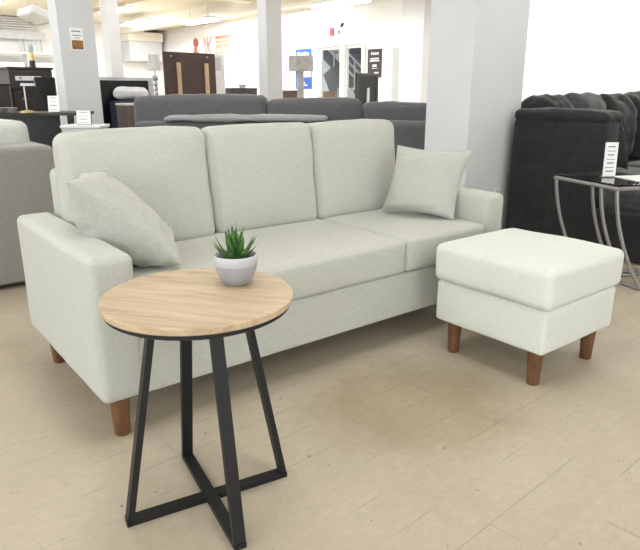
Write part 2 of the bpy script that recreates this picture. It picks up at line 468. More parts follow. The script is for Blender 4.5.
# ceiling lights
TUBE = emis('fluorescent_diffuser', (.97, .985, 1.0), 13.0)
TUBE2 = emis('bright_fluorescent_diffuser', (1.0, .99, .97), 40.0)
def ceiling_light(x, y, z, label, group=None, L=1.2, w=.3, m=None):
    t = thing('ceiling_light', label, 'light', b2w(x, y, z), BA, group)
    obj('light_frame', boxes([(-w/2-.02, w/2+.02, -L/2-.02, L/2+.02, .03, .08)]), WHITEP, t)
    obj('diffuser', B(-w/2, w/2, -L/2, L/2, 0, .031, .008), m or TUBE, t)
    if z+.08 < ZC-.02:
        for yy in (-.4, .4): obj('hanger', tube([(0, yy, .08), (0, yy, ZC-z)], .006, 6), STEEL, t)
    return t
ceiling_light(7.2, 14.4, 2.82, 'long bright ceiling light above the rear left bulkhead, furthest of the row under the beam', L=1.4, m=TUBE2)
ceiling_light(7.2, 11.3, 2.63, 'long bright ceiling light above the brown headboard', m=TUBE2)
ceiling_light(7.2, 6.6, 2.55, 'long bright ceiling light above the glass doors', m=TUBE2)
for x in (-2.6, .4, 3.4, 6.4):
    for y in (-3.4, -.4, 2.6, 5.6, 8.6):
        if (x, y) in ((6.4, 8.6),): continue
        ceiling_light(x, y, ZC-.08, 'flush ceiling light overhead above the sofa display, out of the picture', 'flush ceiling lights over the shop floor')
for x, y in ((8.2, .2), (8.2, 3.0), (6.2, 13.5), (3.6, 14.5), (4.2, 11.5), (1.2, 11.5), (8.2, 9.4), (8.2, 12.2)):  # unseen lamps added to brighten the far area and walls
    ceiling_light(x, y, ZC-.08, 'unseen added ceiling light brightening the back and side walls', 'added ceiling lights brightening the walls', m=TUBE2)
# tilted white reflector lamp high on the left
t = thing('hanging_reflector', 'white tilted reflector lamp hanging high beside the left pillar', 'light', b2w(2.2, 7.0, 1.97), BA)
bm = B(-.16, .12, -.3, .3, .02, .13, .03); move(bm, (0, 0, 0), Matrix.Rotation(.35, 4, 'Y'))
obj('reflector', bm, WHITEP, t)
obj('hanger', merge(tube([(0, -.2, .1), (0, -.2, ZC-1.97)], .006, 6), tube([(0, .2, .1), (0, .2, ZC-1.97)], .006, 6)), STEEL, t)

# ------------------------------------------------------------------ the sofa
L, D, A, ZB, H = 2.034, .90, .141, .136, .62
sofa = thing('sofa', 'pale sage-grey fabric three-seat sofa on tapered brown legs', 'sofa')
obj('base', move(soft(L-2*A+.02, D-.02, .197, .012, n=8), (L/2, D/2, ZB)), SAGE, sofa, True, 60)
def arm(x): 
    bm = soft(A, D, H-ZB, .026, (.006, .004, .006), n=12, wrinkle=.0022, seed=x)
    return move(bm, (x+A/2, D/2, ZB))
for x in (0, L-A):
    a = obj('armrest', arm(x), SAGE, sofa, True, 60)
    s0 = .020
    obj('seam', tube([(x+.012, .012, ZB+.02), (x+.012, .012, H-s0), (x+A-.012, .012, H-s0+.004), (x+A-.012, .012, ZB+.02)], .0028, 6), PIPE, a, True)
obj('back_frame', move(soft(L-2*A-.01, .13, .80-ZB, .03, (0, .004, .004), n=10), (L/2, D-.068, ZB)), SAGE, sofa, True, 60)
SX = 1.352
for i, (x0, x1) in enumerate(((A+.003, SX-.002), (SX+.002, L-A-.003))):
    w = x1-x0
    bm = soft(w, .75, .150, .021, (.003, .008, .004), n=16, wrinkle=.006, seed=4+i, wf=4.5)
    c = obj('seat_cushion', move(bm, (x0+w/2, .372, .334)), SAGE, sofa, True, 60)
    z = .338
    obj('piping', tube([(x0+.015, .30, z+.01), (x0+.012, .012, z+.012), (x1-.012, .012, z+.012), (x1-.015, .30, z+.01)], .0028, 6), PIPE, c, True)
BC = ((.138, .752), (.756, 1.328), (1.332, 1.900))
for i in range(3):
    x0, x1 = BC[i]; bw = x1-x0
    bm = soft(bw-.004, .17, .487, .042, (.006, .026, .010), n=16, wrinkle=.008, seed=11+i, wf=4, back_flat=True)
    # slimmer at the top, leaning back
    for v in bm.verts:
        k = v.co.z/.47
        if v.co.y < 0: v.co.y += .02*k
    x = (x0+x1)/2
    ROT = Matrix.Rotation(-math.radians(4.5), 4, 'X')
    move(bm, (0, 0, 0), ROT)
    move(bm, (x, .664, .463))
    c = obj('back_cushion', bm, SAGE, sofa, True, 70)
    left = [(-(bw/2-.012), -.062+.02*zz/.47, zz) for zz in [.03+.40*k/8 for k in range(9)]]
    right = [(-a, b_, z_) for a, b_, z_ in left][::-1]
    top = [(-(bw/2-.045)+(bw-.09)*k/8, -.042, .463+.006*math.sin(PI*k/8)) for k in range(9)]
    pb = tube(left+top+right, .0022, 6); move(pb, (0, 0, 0), ROT); move(pb, (x, .664, .463))
    obj('piping', pb, PIPE, c, True)
def leg_bm(h, rt=.034, rb=.025, x=0, y=0):
    return lathe([(0, 0), (rb-.002, 0), (rb, .003), (rt, h), (0, h)], 24, (x, y, 0))
for x, y in ((.066, .05), (L-.066, .05), (.066, D-.13), (L-.066, D-.13)):
    obj('leg', leg_bm(ZB+.004, x=x, y=y), WALNUT, sofa, True)

# throw pillows
bm, rim = pillow(((.372, .150, .512), (.43, .52, .54), (.170, .54, .81), (.032, .240, .825)), .142, n=30, seed=1, wr=.005, power=.50, low=.6, pe=2.3)
p1 = obj('throw_pillow', bm, SAGE2, None, True, 180)
tag(p1, 'puffy sage throw pillow leaning over the left armrest of the pale sofa', 'pillow', 'pillows on the pale sofa')
bm, rim = pillow(((1.672, .50, .497), (1.818, .140, .494), (2.000, .195, .815), (1.722, .445, .838)), .068, seed=2, wr=.004)
p2 = obj('throw_pillow', bm, SAGE2, None, True, 180)
tag(p2, 'square sage throw pillow standing at the right armrest of the pale sofa', 'pillow', 'pillows on the pale sofa')
obj('piping', tube(rim, .003, 6, True), PIPE, p2, True)

# ------------------------------------------------------------------ ottoman
ow, od = .517, .522
ott = thing('ottoman', 'square pale sage fabric footstool with cushioned top on four brown legs', 'ottoman', (1.404+ow/2, -.132-od/2, 0))
obj('base', move(soft(ow, od, .180, .014, (.002, .002, 0), n=10, wrinkle=.002, seed=3), (0, 0, .150)), SAGE3, ott, True, 60)
bm = soft(ow+.030, od+.030, .158, .030, (.006, .006, .016), n=14, wrinkle=.004, seed=8, wf=5)
cu = obj('seat_cushion', move(bm, (0, 0, .330)), SAGE3, ott, True, 60)
hw, hd = ow/2+.004, od/2+.004
obj('piping', tube([(-hw, -hd, .352), (hw, -hd, .352), (hw, hd, .352), (-hw, hd, .352)], .003, 6, True), PIPE, cu, True)
for sx in (-1, 1):
    for sy in (-1, 1):
        obj('leg', leg_bm(.152, .031, .024, sx*(ow/2-.062), sy*(od/2-.062)), WALNUT, ott, True)

# ------------------------------------------------------------------ round side table
TX, TY, TR, TH = .133, -.437, .240, .607
tb = thing('side_table', 'round light oak side table on crossed black flat-steel legs', 'table', (TX, TY, 0))
obj('tabletop', lathe([(0, -.018), (TR-.003, -.018), (TR, -.015), (TR, -.002), (TR-.002, 0), (0, 0)], 96, (0, 0, TH)), OAK, tb, True, 30)
obj('top_ring', lathe([(0, -.032), (TR-.012, -.032), (TR-.008, -.029), (TR-.008, -.0182), (0, -.0182)], 96, (0, 0, TH)), BLACKM, tb, True, 30)
FR, TT = .223, .118
fa = math.radians(171.4-1)
for k in range(4):
    an = fa+k*PI/2; dr = Vector((math.cos(an), math.sin(an), 0)); sd = Vector((-dr.y, dr.x, 0))
    pts = [dr*TT+Vector((0, 0, TH-.030)), dr*FR+Vector((0, 0, .0085))]
    obj('leg', tube(pts, 0, flat=(.0155, .0085, sd)), BLACKM, tb)
for k in range(2):
    an = fa+k*PI/2; dr = Vector((math.cos(an), math.sin(an), 0)); sd = Vector((-dr.y, dr.x, 0))
    zz = .009+.0006*k
    obj('foot_bar', tube([-dr*(FR+.009)+Vector((0, 0, zz)), dr*(FR+.009)+Vector((0, 0, zz))], 0, flat=(.0155, .0085, sd)), BLACKM, tb)

# ------------------------------------------------------------------ potted succulent
pp = thing('potted_succulent', 'small spiky green succulent in a round grey ceramic pot on the oak table', 'plant', (.257, -.418, TH))
prof = [(0, 0), (.030, 0), (.033, .003), (.042, .014), (.051, .032), (.0555, .050)]
obj('pot', lathe(prof+[(.0565, .055), (.0572, .068), (.0565, .078), (.054, .080), (.050, .077), (.049, .060), (0, .060)], 48), POT, pp, True, 50)
obj('pot_band', lathe([(.0560, .0545), (.0572, .056), (.0578, .067), (.0571, .0775), (.0545, .0808), (.0535, .0798)], 48), POTR, pp, True, 70)
obj('soil', lathe([(0, .066), (.02, .069), (.049, .064)], 32), SOIL, pp, True)
random.seed(5)
def leafbm(az, lean, Ln, wd):
    bm = bmesh.new(); rings = []; n = 9
    for i in range(n+1):
        t = i/n
        out = .012*min(1, lean*1.5)+.002+Ln*(math.sin(lean)*t-.10*lean*t*t*(1 if lean > .5 else 0))
        z = .064+Ln*math.cos(lean)*t+.05*Ln*lean*t*t
        w_ = wd*(1-t)**.75*(.75+.9*t*(1-t)*2)+.0004; th = w_*.42
        cxy = Vector((math.cos(az)*out, math.sin(az)*out, z)); sd = Vector((-math.sin(az), math.cos(az), 0)); nn = Vector((math.cos(az)*math.cos(lean), math.sin(az)*math.cos(lean), -math.sin(lean)))
        rings.append([bm.verts.new(cxy+sd*w_*a+nn*th*b_) for a, b_ in ((-1, -.35), (-.5, .5), (0, .85), (.5, .5), (1, -.35), (0, -.25))])
    for a, b_ in zip(rings, rings[1:]):
        for k in range(6): bm.faces.new([a[k], a[(k+1) % 6], b_[(k+1) % 6], b_[k]])
    bm.faces.new(rings[0]); bm.faces.new(rings[-1])
    return bm
for ring, (cnt, lean, Ln) in enumerate(((8, .82, .072), (6, .50, .078), (5, .22, .082), (3, .05, .096))):
    for k in range(cnt):
        obj('leaf', leafbm(2*PI*k/cnt+ring*.5+random.uniform(-.15, .15), lean+random.uniform(-.12, .12), Ln*random.uniform(.95, 1.2), .0115), LEAF, pp, True, 60)

# ------------------------------------------------------------------ greige armchair seen from behind, left
gr = thing('sofa', 'greige fabric sofa seen from behind at the left edge of the picture', 'sofa', (-.45, 2.38, 0))
obj('frame', move(soft(1.82, .86, .775, .03, (.004, .008, .004), n=8), (0, 0, .03)), GREIGE, gr, True, 60)
for x in (-.8, .8):
    for y in (-.35, .35): obj('foot', B(x-.03, x+.03, y-.03, y+.03, 0, .04), BLK, gr)
obj('back_cushion', move(soft(.84, .22, .43, .045, (.01, .03, .015), n=8, wrinkle=.008, seed=21), (.44, -.02, .50)), PALEC, gr, True, 70)
obj('back_cushion', move(soft(.80, .22, .42, .07, (.01, .03, .02), n=8, wrinkle=.008, seed=22), (-.42, .02, .535)), PALEC, gr, True, 70)

# ------------------------------------------------------------------ grey sofa behind (turned, back towards us)
FZ = -.6661-math.radians(0)
rt = Vector((math.cos(FZ), math.sin(FZ), 0)); fw = Vector((-rt.y, rt.x, 0))
org = Vector((1.50, 3.30, 0))     # near left end of its back face
gs = thing('sofa', 'long dark grey fabric sofa with loose cushions standing behind the pale sofa', 'sofa', org+rt*1.25+fw*.45, FZ)
obj('frame', move(soft(2.56, .90, .38, .03, n=8), (0, 0, .05)), GREY, gs, True, 60)
obj('backrest', move(soft(2.56, .20, .80, .05, (.004, .01, .008), n=10, wrinkle=.006, seed=31), (0, -.35, .06)), GREY, gs, True, 60)
obj('armrest', move(soft(.20, .9, .60, .05, (.004, .004, .004), n=6), (-1.19, 0, .06)), GREY, gs, True, 60)
obj('armrest', move(soft(.20, .9, .60, .05, (.004, .004, .004), n=6), (1.19, 0, .06)), GREY, gs, True, 60)
for x0, x1, zt in ((-1.32, -.17, 1.078), (-.16, .655, 1.05), (.665, 1.30, 1.018)):
    w = x1-x0
    obj('back_cushion', move(soft(w, .26, zt-.45, .055, (.008, .02, .012), n=10, wrinkle=.012, seed=zt*9), (x0+w/2, -.16, .44)), GREY, gs, True, 70)
for x0, x1 in ((-1.08, -.01), (.01, 1.08)):
    w = x1-x0
    obj('seat_cushion', move(soft(w, .62, .15, .04, (.004, .01, .02), n=6), (x0+w/2, .14, .41)), GREY, gs, True, 70)
bm, rim = pillow(((-.18, -.46, .73), (.10, -.44, .73), (.07, -.40, .905), (-.13, -.42, .885)), .04, n=12, seed=5)
# added lighter strip over the backrest, its lit top put into the colour
o = obj('lit_backrest_top', move(soft(1.36, .24, .045, .02, (.01, .01, .012), n=10, wrinkle=.014, seed=3, wf=6), (-.33, -.36, .862)), fabric('grey_fabric_lit', (.26, .265, .27), (.36, .365, .37), 200), None, True, 60)
bm.free()
tag(o, 'added lighter grey strip standing for the lit top of the dark grey sofa back', 'blanket', loc=gs.location, rotz=FZ)

# ------------------------------------------------------------------ console table with its small things
ds = thing('console_table', 'dark thin-topped console table crossing the left pillar', 'table', Vector((.70, 3.49, 0)), FZ)
obj('tabletop', B(-1.3, .375, -.02, .42, .922, .945, .003), ESPR, ds)
for x in (-1.25, .335):
    for y in (.0, .38): obj('leg', B(x-.02, x+.02, y-.015, y+.025, 0, .922, .002), BLK, ds)
obj('back_panel', B(-1.1, .10, .36, .38, .25, .921), BLK, ds)
def price_card(loc, rot, w, h, label, lines=4, lean=.12):
    t = thing('price_card', label, 'sign', loc, rot)
    bm = B(-w/2, w/2, 0, .003, .004, h); move(bm, (0, 0, 0), Matrix.Rotation(-lean, 4, 'X')); obj('card', bm, PAPER, t)
    ls = []
    random.seed(int(w*1000)+lines)
    for k in range(lines):
        zz = h*(.86-.70*k/max(1, lines-1)); ww = w*random.uniform(.25, .36); hh = h*(.035 if k % 2 == 0 else .018)
        x = -ww
        while x < ww-.002:
            e = min(x+w*random.uniform(.03, .09), ww); ls.append((x, e, -.0012, 0, zz, zz+hh)); x = e+w*.02
    bm = boxes(ls); move(bm, (0, 0, 0), Matrix.Rotation(-lean, 4, 'X')); obj('print', bm, INK, t)
    obj('stand', B(-w*.45, w*.45, -.008, .04, 0, .006, .001), CLEAR, t)
    return t
price_card(Vector((.872, 3.375, .9455)), FZ, .085, .125, 'white price card standing on the console table before the left pillar')
price_card(Vector((.975, 3.00, .8605)), FZ, .105, .105, 'white price card on the low pale sideboard below the left pillar')
sb = thing('sideboard', 'low pale sideboard at the foot of the left pillar', 'cabinet', Vector((1.02, 3.075, .0)), FZ)
obj('body', B(-.15, .13, -.11, .10, .05, .84, .004), BGREY, sb); obj('top', B(-.16, .14, -.12, .11, .84, .86, .004), WHITEP, sb)
feet([(x-.02, x+.02, y-.02, y+.02, 0, .05) for x in (-.12, .10) for y in (-.08, .07)], sb)
o = thing('desk_lamp', 'thin brass desk lamp with a flat bar head on the console table', 'lamp', Vector((.690, 3.425, .945)), FZ)
obj('base', lathe([(0, 0), (.05, 0), (.05, .012), (.012, .02), (0, .02)], 24), GOLD, o, True, 40)
obj('pole', tube([(0, 0, .012), (0, 0, .205)], .006, 8), CHROME, o, True)
obj('lamp_head', B(-.02, .085, -.018, .018, .195, .218, .004), CHROME, o)
for k, (dx, s) in enumerate(((-.21, .055), (-.33, .045), (-.45, .05), (-.11, .035))):
    p = Vector((.690, 3.425, .945))+rt*dx
    w_ = thing('decor_dish', ('silver ribbed dish left of the brass desk lamp', 'small silver bowl, second left of the brass desk lamp', 'silver dish furthest left on the console table', 'tiny silver dish close beside the brass desk lamp')[k], 'bowl', p, FZ)
    obj('bowl', lathe([(0, 0), (s*.5, 0), (s*.9, .018), (s, .036), (s*.95, .036), (s*.8, .018), (0, .006)], 20), CHROME, w_, True, 50)
    obj('rim', lathe([(s*.97, .034), (s*1.05, .037), (s*.97, .040), (s*.92, .037), (s*.97, .034)], 20), CHROME, w_, True)

# black panel, dresser, side cabinet and glass lamp behind the console
bp_ = thing('display_panel', 'tall black flat panel standing in front of the left pillar base and the dresser', 'panel', b2w(1.51, 4.82, 0), BA)
obj('screen', B(-.095, .10, -.02, .02, .60, 1.24, .004), BLK, bp_); obj('stand', boxes([(-.02, .02, -.01, .01, .02, .6), (-.1, .1, -.1, .1, 0, .02)]), BLK, bp_)
dr_ = thing('dresser', 'dark espresso dresser with small round knobs at the far left', 'dresser', b2w(1.56, 5.62, 0), BA)
obj('body', B(-.21, .23, -.22, .22, .04, 1.33, .004), ESPR, dr_); obj('top', B(-.225, .245, -.235, .235, 1.33, 1.352, .003), ESPR, dr_)
obj('plinth', B(-.19, .21, -.20, .20, 0, .04), BLK, dr_)
for k in range(6):
    z0 = 1.33-.21*(k+1)
    d_ = obj('drawer', B(-.195, .215, -.238, -.221, z0+.008, z0+.20, .003), ESPR, dr_)
    for x in (-.11, .13):
        kb = lathe([(0, 0), (.006, 0), (.006, .012), (.012, .018), (.010, .026), (0, .027)], 14); move(kb, (x, -.238, z0+.12), Matrix.Rotation(PI/2, 4, 'X'))
        obj('knob', kb, CHROME, d_, True, 50)
o = obj('white_sign_strip', B(-.16, .10, 0, .008, 0, .045), PAPER)
o.name = 'sign_strip'; tag(o, 'long white label strip fixed across the dresser drawers', 'sign', loc=b2w(1.56, 5.368, 1.215), rotz=BA)
cb = thing('cabinet', 'low dark cabinet left of the espresso dresser at the picture edge', 'cabinet', b2w(1.05, 5.36, 0), BA)
obj('body', B(-.35, .22, -.2, .2, .04, 1.16, .004), ESPR, cb); obj('top', B(-.36, .23, -.21, .21, 1.16, 1.176, .003), BLK, cb); obj('plinth', B(-.33, .20, -.18, .18, 0, .04), BLK, cb)
d_ = obj('drawer', B(-.33, .20, -.218, -.201, .80, 1.0, .003), ESPR, cb)
kb = lathe([(0, 0), (.006, 0), (.012, .018), (0, .027)], 14); move(kb, (.16, -.218, .93), Matrix.Rotation(PI/2, 4, 'X')); obj('knob', kb, CHROME, d_, True)
gl = thing('table_lamp', 'table lamp with clear glass box shade and brass and black base on the dresser', 'lamp', b2w(1.655, 5.58, 1.352), BA)
obj('base', lathe([(0, 0), (.034, 0), (.030, .075), (0, .075)], 24), BLK, gl, True, 40)
obj('neck', lathe([(.028, .075), (.028, .15), (0, .152)], 24), GOLD, gl, True, 40)
sh = bmesh.new()
for a in ((-.09, .09, -.09, -.086), (-.09, .09, .086, .09)): box_bm(sh, *a, .16, .29)
for a in ((-.09, -.086, -.086, .086), (.086, .09, -.086, .086)): box_bm(sh, *a, .16, .29)
obj('lamp_shade', sh, CLEAR, gl)
obj('bulb', lathe([(0, .15), (.012, .152), (.026, .20), (.018, .235), (0, .245)], 18), WHITEP, gl, True)
for k, (x, w, z) in enumerate(((1.2, .62, 1.55), (2.05, .5, 1.52))):
    pass
ws = thing('shelving_unit', 'white open shelving with pale boxes against the far left wall', 'shelf', b2w(4.95, 16.6, 0), BA)
obj('frame', boxes([(-.9, .9, -.2, .2, z, z+.04) for z in (.3, .9, 1.5, 2.08)]+[(x, x+.04, -.2, .2, 0, 2.12) for x in (-.9, -.02, .86)]), WHITEP, ws)
for k, (x, w) in enumerate(((-.45, .34), (.40, .36))):
    o = obj('storage_box', B(-w, w, -.17, .17, .002, .32, .01), WCLOTH)
    tag(o, ('pale box on the far left shelving, left bay', 'pale box on the far left shelving, right bay')[k], 'box', 'pale boxes on far shelving', b2w(4.95+x, 16.6, 1.54), BA)

# poster on the left pillar
ps = thing('poster', 'small white notice with an orange-brown picture taped to the left pillar', 'poster', b2w(1.70, 4.352, 1.475), BA)
obj('sheet', B(-.062, .062, -.003, 0, 0, .20), PAPER, ps)
obj('picture', B(-.050, .055, -.0045, -.003, .01, .09), mat('autumn_picture', (.30, .13, .03), .6, var=.8, scale=14), ps)
obj('print', boxes([(-.045, .04, -.0045, -.003, .165, .173), (-.04, .045, -.0045, -.003, .13, .136), (-.02, .03, -.0045, -.003, .108, .113)]), INK, ps)

# ------------------------------------------------------------------ bed display behind the left pillar
bd = thing('bed', 'black bed headboard with a pale grey border behind the left pillar', 'bed', b2w(2.54, 5.2, 0), BA)
obj('headboard', B(-.31, .27, 0, .08, .1, 1.225, .01), BLK, bd)
obj('border', boxes([(-.34, .33, -.005, .07, 1.226, 1.26), (.271, .33, -.005, .07, .1, 1.225)]), BGREY, bd)
obj('mattress', move(soft(.56, .45, .30, .05, (0, 0, .0), n=5), (-.02, -.24, .35)), NAVY, bd, True, 60)
obj('bed_frame', B(-.30, .27, -.48, 0, .08, .35, .01), BLK, bd)
obj('foot', boxes([(x-.03, x+.03, -.45, -.39, 0, .08) for x in (-.25, .22)]), BLK, bd)
bl = obj('stacked_blanket', move(soft(.50, .40, .345, .04, n=5, wrinkle=.004), (0, 0, 0)), NAVY, None, True, 60)
tag(bl, 'navy folded bedding piled against the black headboard under the white pillow', 'blanket', loc=b2w(2.54, 4.965, .662), rotz=BA)
pw = obj('bed_pillow', move(soft(.37, .16, .12, .05, (.01, .01, .015), n=6, wrinkle=.008, seed=2), (0, 0, 0)), WCLOTH, None, True, 70)
tag(pw, 'white bed pillow lying before the black headboard', 'pillow', loc=b2w(2.53, 5.08, 1.022), rotz=BA)
ch = thing('box_stool', 'brown cloth box stool with a cream lid beside the black bed', 'stool', b2w(2.27, 4.52, 0), BA)
obj('body', B(-.125, .125, -.12, .12, .02, .965, .01), TAUPE, ch); obj('lid', B(-.13, .13, -.125, .125, .965, .988, .008), CREAM, ch)
feet([(x-.02, x+.02, y-.02, y+.02, 0, .02) for x in (-.1, .1) for y in (-.09, .09)], ch)

# brown headboard with two pine battens
hb = thing('headboard', 'dark brown wooden headboard seen from behind with two pale battens', 'headboard', b2w(3.735, 5.8, 0), BA)
obj('board', B(-.39, .385, 0, .03, .25, 1.60, .004), BROWNP, hb)
for x in (-.185, .235):
    obj('batten', B(x-.028, x+.028, -.025, -.001, 0, 1.47, .003), PINE, hb)
obj('bolt', boxes([(x-.012, x+.012, -.008, 0, 1.54, 1.56) for x in (-.28, .26)]), CHROME, hb)

# beaded lamp with white shade, left of the headboard
nt_ = thing('nightstand', 'pale narrow nightstand left of the brown headboard', 'nightstand', b2w(3.26, 5.9, 0), BA)
obj('body', B(-.12, .06, -.1, .1, .02, 1.03, .004), WHITEP, nt_); obj('foot', B(-.10, .04, -.08, .08, 0, .02), BLK, nt_)
bl_ = thing('table_lamp', 'table lamp with pale drum shade and beaded glass stem left of the brown headboard', 'lamp', b2w(3.26, 5.9, 1.03), BA)
obj('base', lathe([(0, 0), (.045, 0), (.045, .012), (.01, .02), (0, .02)], 20), CHROME, bl_, True, 40)
beads = []
for z, r in ((.05, .03), (.11, .03), (.17, .03), (.24, .04)):
    bm = bmesh.new(); bmesh.ops.create_uvsphere(bm, u_segments=14, v_segments=8, radius=r); move(bm, (0, 0, z)); beads.append(bm)
obj('stem', merge(*beads, tube([(0, 0, .01), (0, 0, .36)], .006, 8)), CHROME, bl_, True)
obj('lamp_shade', lathe([(.075, .34), (.07, .53), (.067, .53), (.072, .34), (.075, .34)], 28), mat('pale_shade_cloth', (.70, .70, .68), .8), bl_, True, 50)

# white wardrobe panel with grey top, right of the headboard
wp = thing('wardrobe', 'narrow white wardrobe panel right of the brown headboard', 'wardrobe', b2w(4.46, 6.25, 0), BA)
obj('body', B(-.10, .10, 0, .35, .03, 1.62, .004), WHITEP, wp); obj('upper_panel', B(-.085, .04, -.006, -.0005, 1.40, 1.58), BGREY, wp); obj('plinth', B(-.09, .09, .02, .33, 0, .03), BLK, wp)

# dark low consoles
dc = thing('media_console', 'dark low media console behind the grey sofa between headboard and white pillar', 'cabinet', b2w(5.38, 7.0, 0), BA)
obj('body', B(-.23, .30, 0, .4, .06, 1.145, .004), ESPR, dc); obj('top', B(-.24, .31, -.01, .41, 1.145, 1.165, .003), BLK, dc); feet([(x-.02, x+.02, y, y+.04, 0, .06) for x in (-.2, .27) for y in (.03, .33)], dc)
dk = thing('basket', 'small pale round basket with dark handle on the media console', 'basket', b2w(5.50, 7.18, 1.165), BA)
obj('body', lathe([(0, 0), (.05, 0), (.075, .05), (.07, .055), (.046, .008), (0, .008)], 24), WCLOTH, dk, True, 50)
obj('handle', tube([(.07*math.cos(PI*k/12), 0, .05+.065*math.sin(PI*k/12)) for k in range(13)], .005, 6), BLK, dk, True)
dc2 = thing('media_console', 'dark red-brown low console right of the white pillar', 'cabinet', b2w(6.38, 7.0, 0), BA)
obj('body', B(-.35, .30, 0, .4, .06, 1.11, .004), BROWNP, dc2); obj('top', B(-.36, .31, -.01, .41, 1.11, 1.13, .003), BROWNP, dc2); feet([(x-.02, x+.02, y, y+.04, 0, .06) for x in (-.3, .25) for y in (.03, .33)], dc2)
# silver lamp
sv = thing('floor_lamp', 'floor lamp with rectangular silver shade and thick silver post', 'lamp', b2w(5.43, 5.55, 0), BA)
obj('base', B(-.14, .14, -.1, .1, 0, .03, .005), CHROME, sv); obj('pole', B(-.045, .04, -.03, .03, .03, 1.40, .004), SILV, sv)
bm = bmesh.new()
for a in ((-.15, .17, -.09, -.086), (-.15, .17, .086, .09), (-.15, -.146, -.086, .086), (.166, .17, -.086, .086)): box_bm(bm, *a, 1.395, 1.61)
box_bm(bm, -.146, .166, -.086, .086, 1.60, 1.605)
obj('lamp_shade', bm, SILV, sv)
# dark coat on the wall post
ct = thing('coat_stand', 'slim stand hung with a black and dark red coat beside the white pillar', 'coat stand', b2w(6.53, 7.75, 0), BA)
obj('pole', tube([(0, 0, 0), (0, 0, 1.72)], .015, 10), CHROME, ct, True)
obj('base', lathe([(0, 0), (.15, 0), (.14, .02), (0, .03)], 24), BLK, ct, True, 40)
cy = obj('coat', move(soft(.11, .10, .62, .04, (.01, .01, .0), n=6, wrinkle=.02, seed=9, wf=7), (.0, -.02, .98)), mat('black_red_cloth', (.06, .012, .018), .9, var=.8, scale=5), None, True, 70)
tag(cy, 'black and dark red coat hanging on the slim stand beside the white pillar', 'coat', loc=b2w(6.53, 7.73, .0), rotz=BA)

# black leaning frame
bf = thing('mirror_frame', 'black framed panel with a pale stile, back turned, before the black wall poster', 'frame', b2w(6.27, 5.0, 0), BA)
obj('frame', boxes([(-.22, .24, -.02, .02, 1.33, 1.37), (-.22, -.18, -.02, .02, .1, 1.33), (.20, .24, -.02, .02, .1, 1.33)]), mat('charcoal_frame', (.05, .05, .05), .5), bf)
obj('panel', B(-.18, .20, -.01, .012, .1, 1.33), BLK, bf); obj('stile', B(-.01, .04, -.03, -.0105, 0, 1.16), STEEL, bf); obj('leg', boxes([(-.22, -.18, -.1, .1, 0, .1), (.20, .24, -.1, .1, 0, .1)]), BLK, bf)

# wall posters, alarm, switch
def wall_board(name, label, y0, y1, z0, z1, m, marks, mm=PAPER, cat='poster'):
    t = thing(name, label, cat, b2w(8.995, (y0+y1)/2, z0), BA)
    w = (y1-y0)/2
    obj('board', B(-.012, 0, -w, w, 0, z1-z0, .001), m, t)
    if marks: obj('print', boxes([(-.0145, -.0125, -a*w*2+w, -b_*w*2+w, c*(z1-z0), d*(z1-z0)) for a, b_, c, d in marks]), mm, t)
    return t
# print marks: (right edge, left edge, bottom, top) as fractions, left as read from the shop floor
wall_board('wall_poster', 'tall blue wall poster with white lettering left of the glass doors', 9.434, 10.006, 1.17, 2.06, BLUE,
           [(.27, .12, .84, .92), (.40, .30, .84, .90), (.55, .43, .84, .91), (.68, .58, .84, .92), (.84, .72, .84, .9), (.98, .45, .30, .76), (.6, .15, .14, .17), (.75, .15, .08, .11)])
wall_board('wall_poster', 'black wall poster with white lettering right of the glass doors', 7.24, 7.632, 1.387, 1.947, CHALK,
           [(.32, .25, .80, .90), (.48, .38, .80, .88), (.62, .52, .80, .88), (.78, .66, .80, .88), (.80, .2, .64, .69), (.85, .15, .57, .61), (.66, .36, .38, .46), (.7, .3, .32, .34), (.8, .5, .12, .20)])
def blobs(lst):
    bm = bmesh.new()
    for y, z, ry, rz, a in lst:
        ca, sa = math.cos(a), math.sin(a)
        vs = []
        for x in (-.0150, -.0125):
            vs.append([bm.verts.new((x, y+ry*math.cos(t)*ca-rz*math.sin(t)*sa, z+ry*math.cos(t)*sa+rz*math.sin(t)*ca)) for t in [2*PI*k/20 for k in range(20)]])
        bm.faces.new(vs[0]); bm.faces.new(vs[1][::-1])
        for k in range(20): bm.faces.new([vs[0][k], vs[0][(k+1) % 20], vs[1][(k+1) % 20], vs[1][k]])
    return bm
a1 = wall_board('wall_art', 'dusky pink rounded print on the far wall, leftmost of the three pink pictures', 14.28, 14.73, 2.12, 2.62, WHITEP, None)
obj('print', blobs([(0, .33, .15, .13, .1), (.03, .13, .10, .11, 0), (-.10, .05, .06, .04, .4), (.13, .06, .05, .05, 0)]), PINK, a1)
a2 = wall_board('wall_art', 'pale pink leafy print on the far wall, middle of the three pink pictures', 13.60, 14.12, 2.09, 2.61, WHITEP, None)
obj('print', blobs([(-.12, .36, .045, .16, .5), (.0, .30, .045, .20, -.15), (.13, .36, .04, .15, -.6), (-.08, .12, .05, .12, -.5), (.10, .12, .05, .13, .45), (.19, .26, .03, .08, .1)]), mat('pale_pink_print', (.52, .27, .26), .7, var=.2, scale=5), a2)
wall_board('wall_art', 'peach and red framed print on the far wall, rightmost of the three pink pictures', 12.75, 13.47, 2.10, 2.57, mat('peach_print', (.50, .24, .16), .7, var=.2, scale=3), [(.97, .03, .74, .80), (.97, .03, .52, .60), (.30, .10, .08, .30), (.60, .42, .12, .38), (.92, .72, .06, .26)], CREAM)
al = obj('fire_alarm', B(-.04, 0, -.055, .055, 0, .17, .01), RED)
tag(al, 'red fire alarm box on the white wall above the glass doors', 'alarm', loc=b2w(8.999, 8.74, 2.275), rotz=BA)
sc_ = thing('security_camera', 'small dark security camera on the white wall above the glass doors', 'camera', b2w(8.999, 8.37, 2.44), BA)
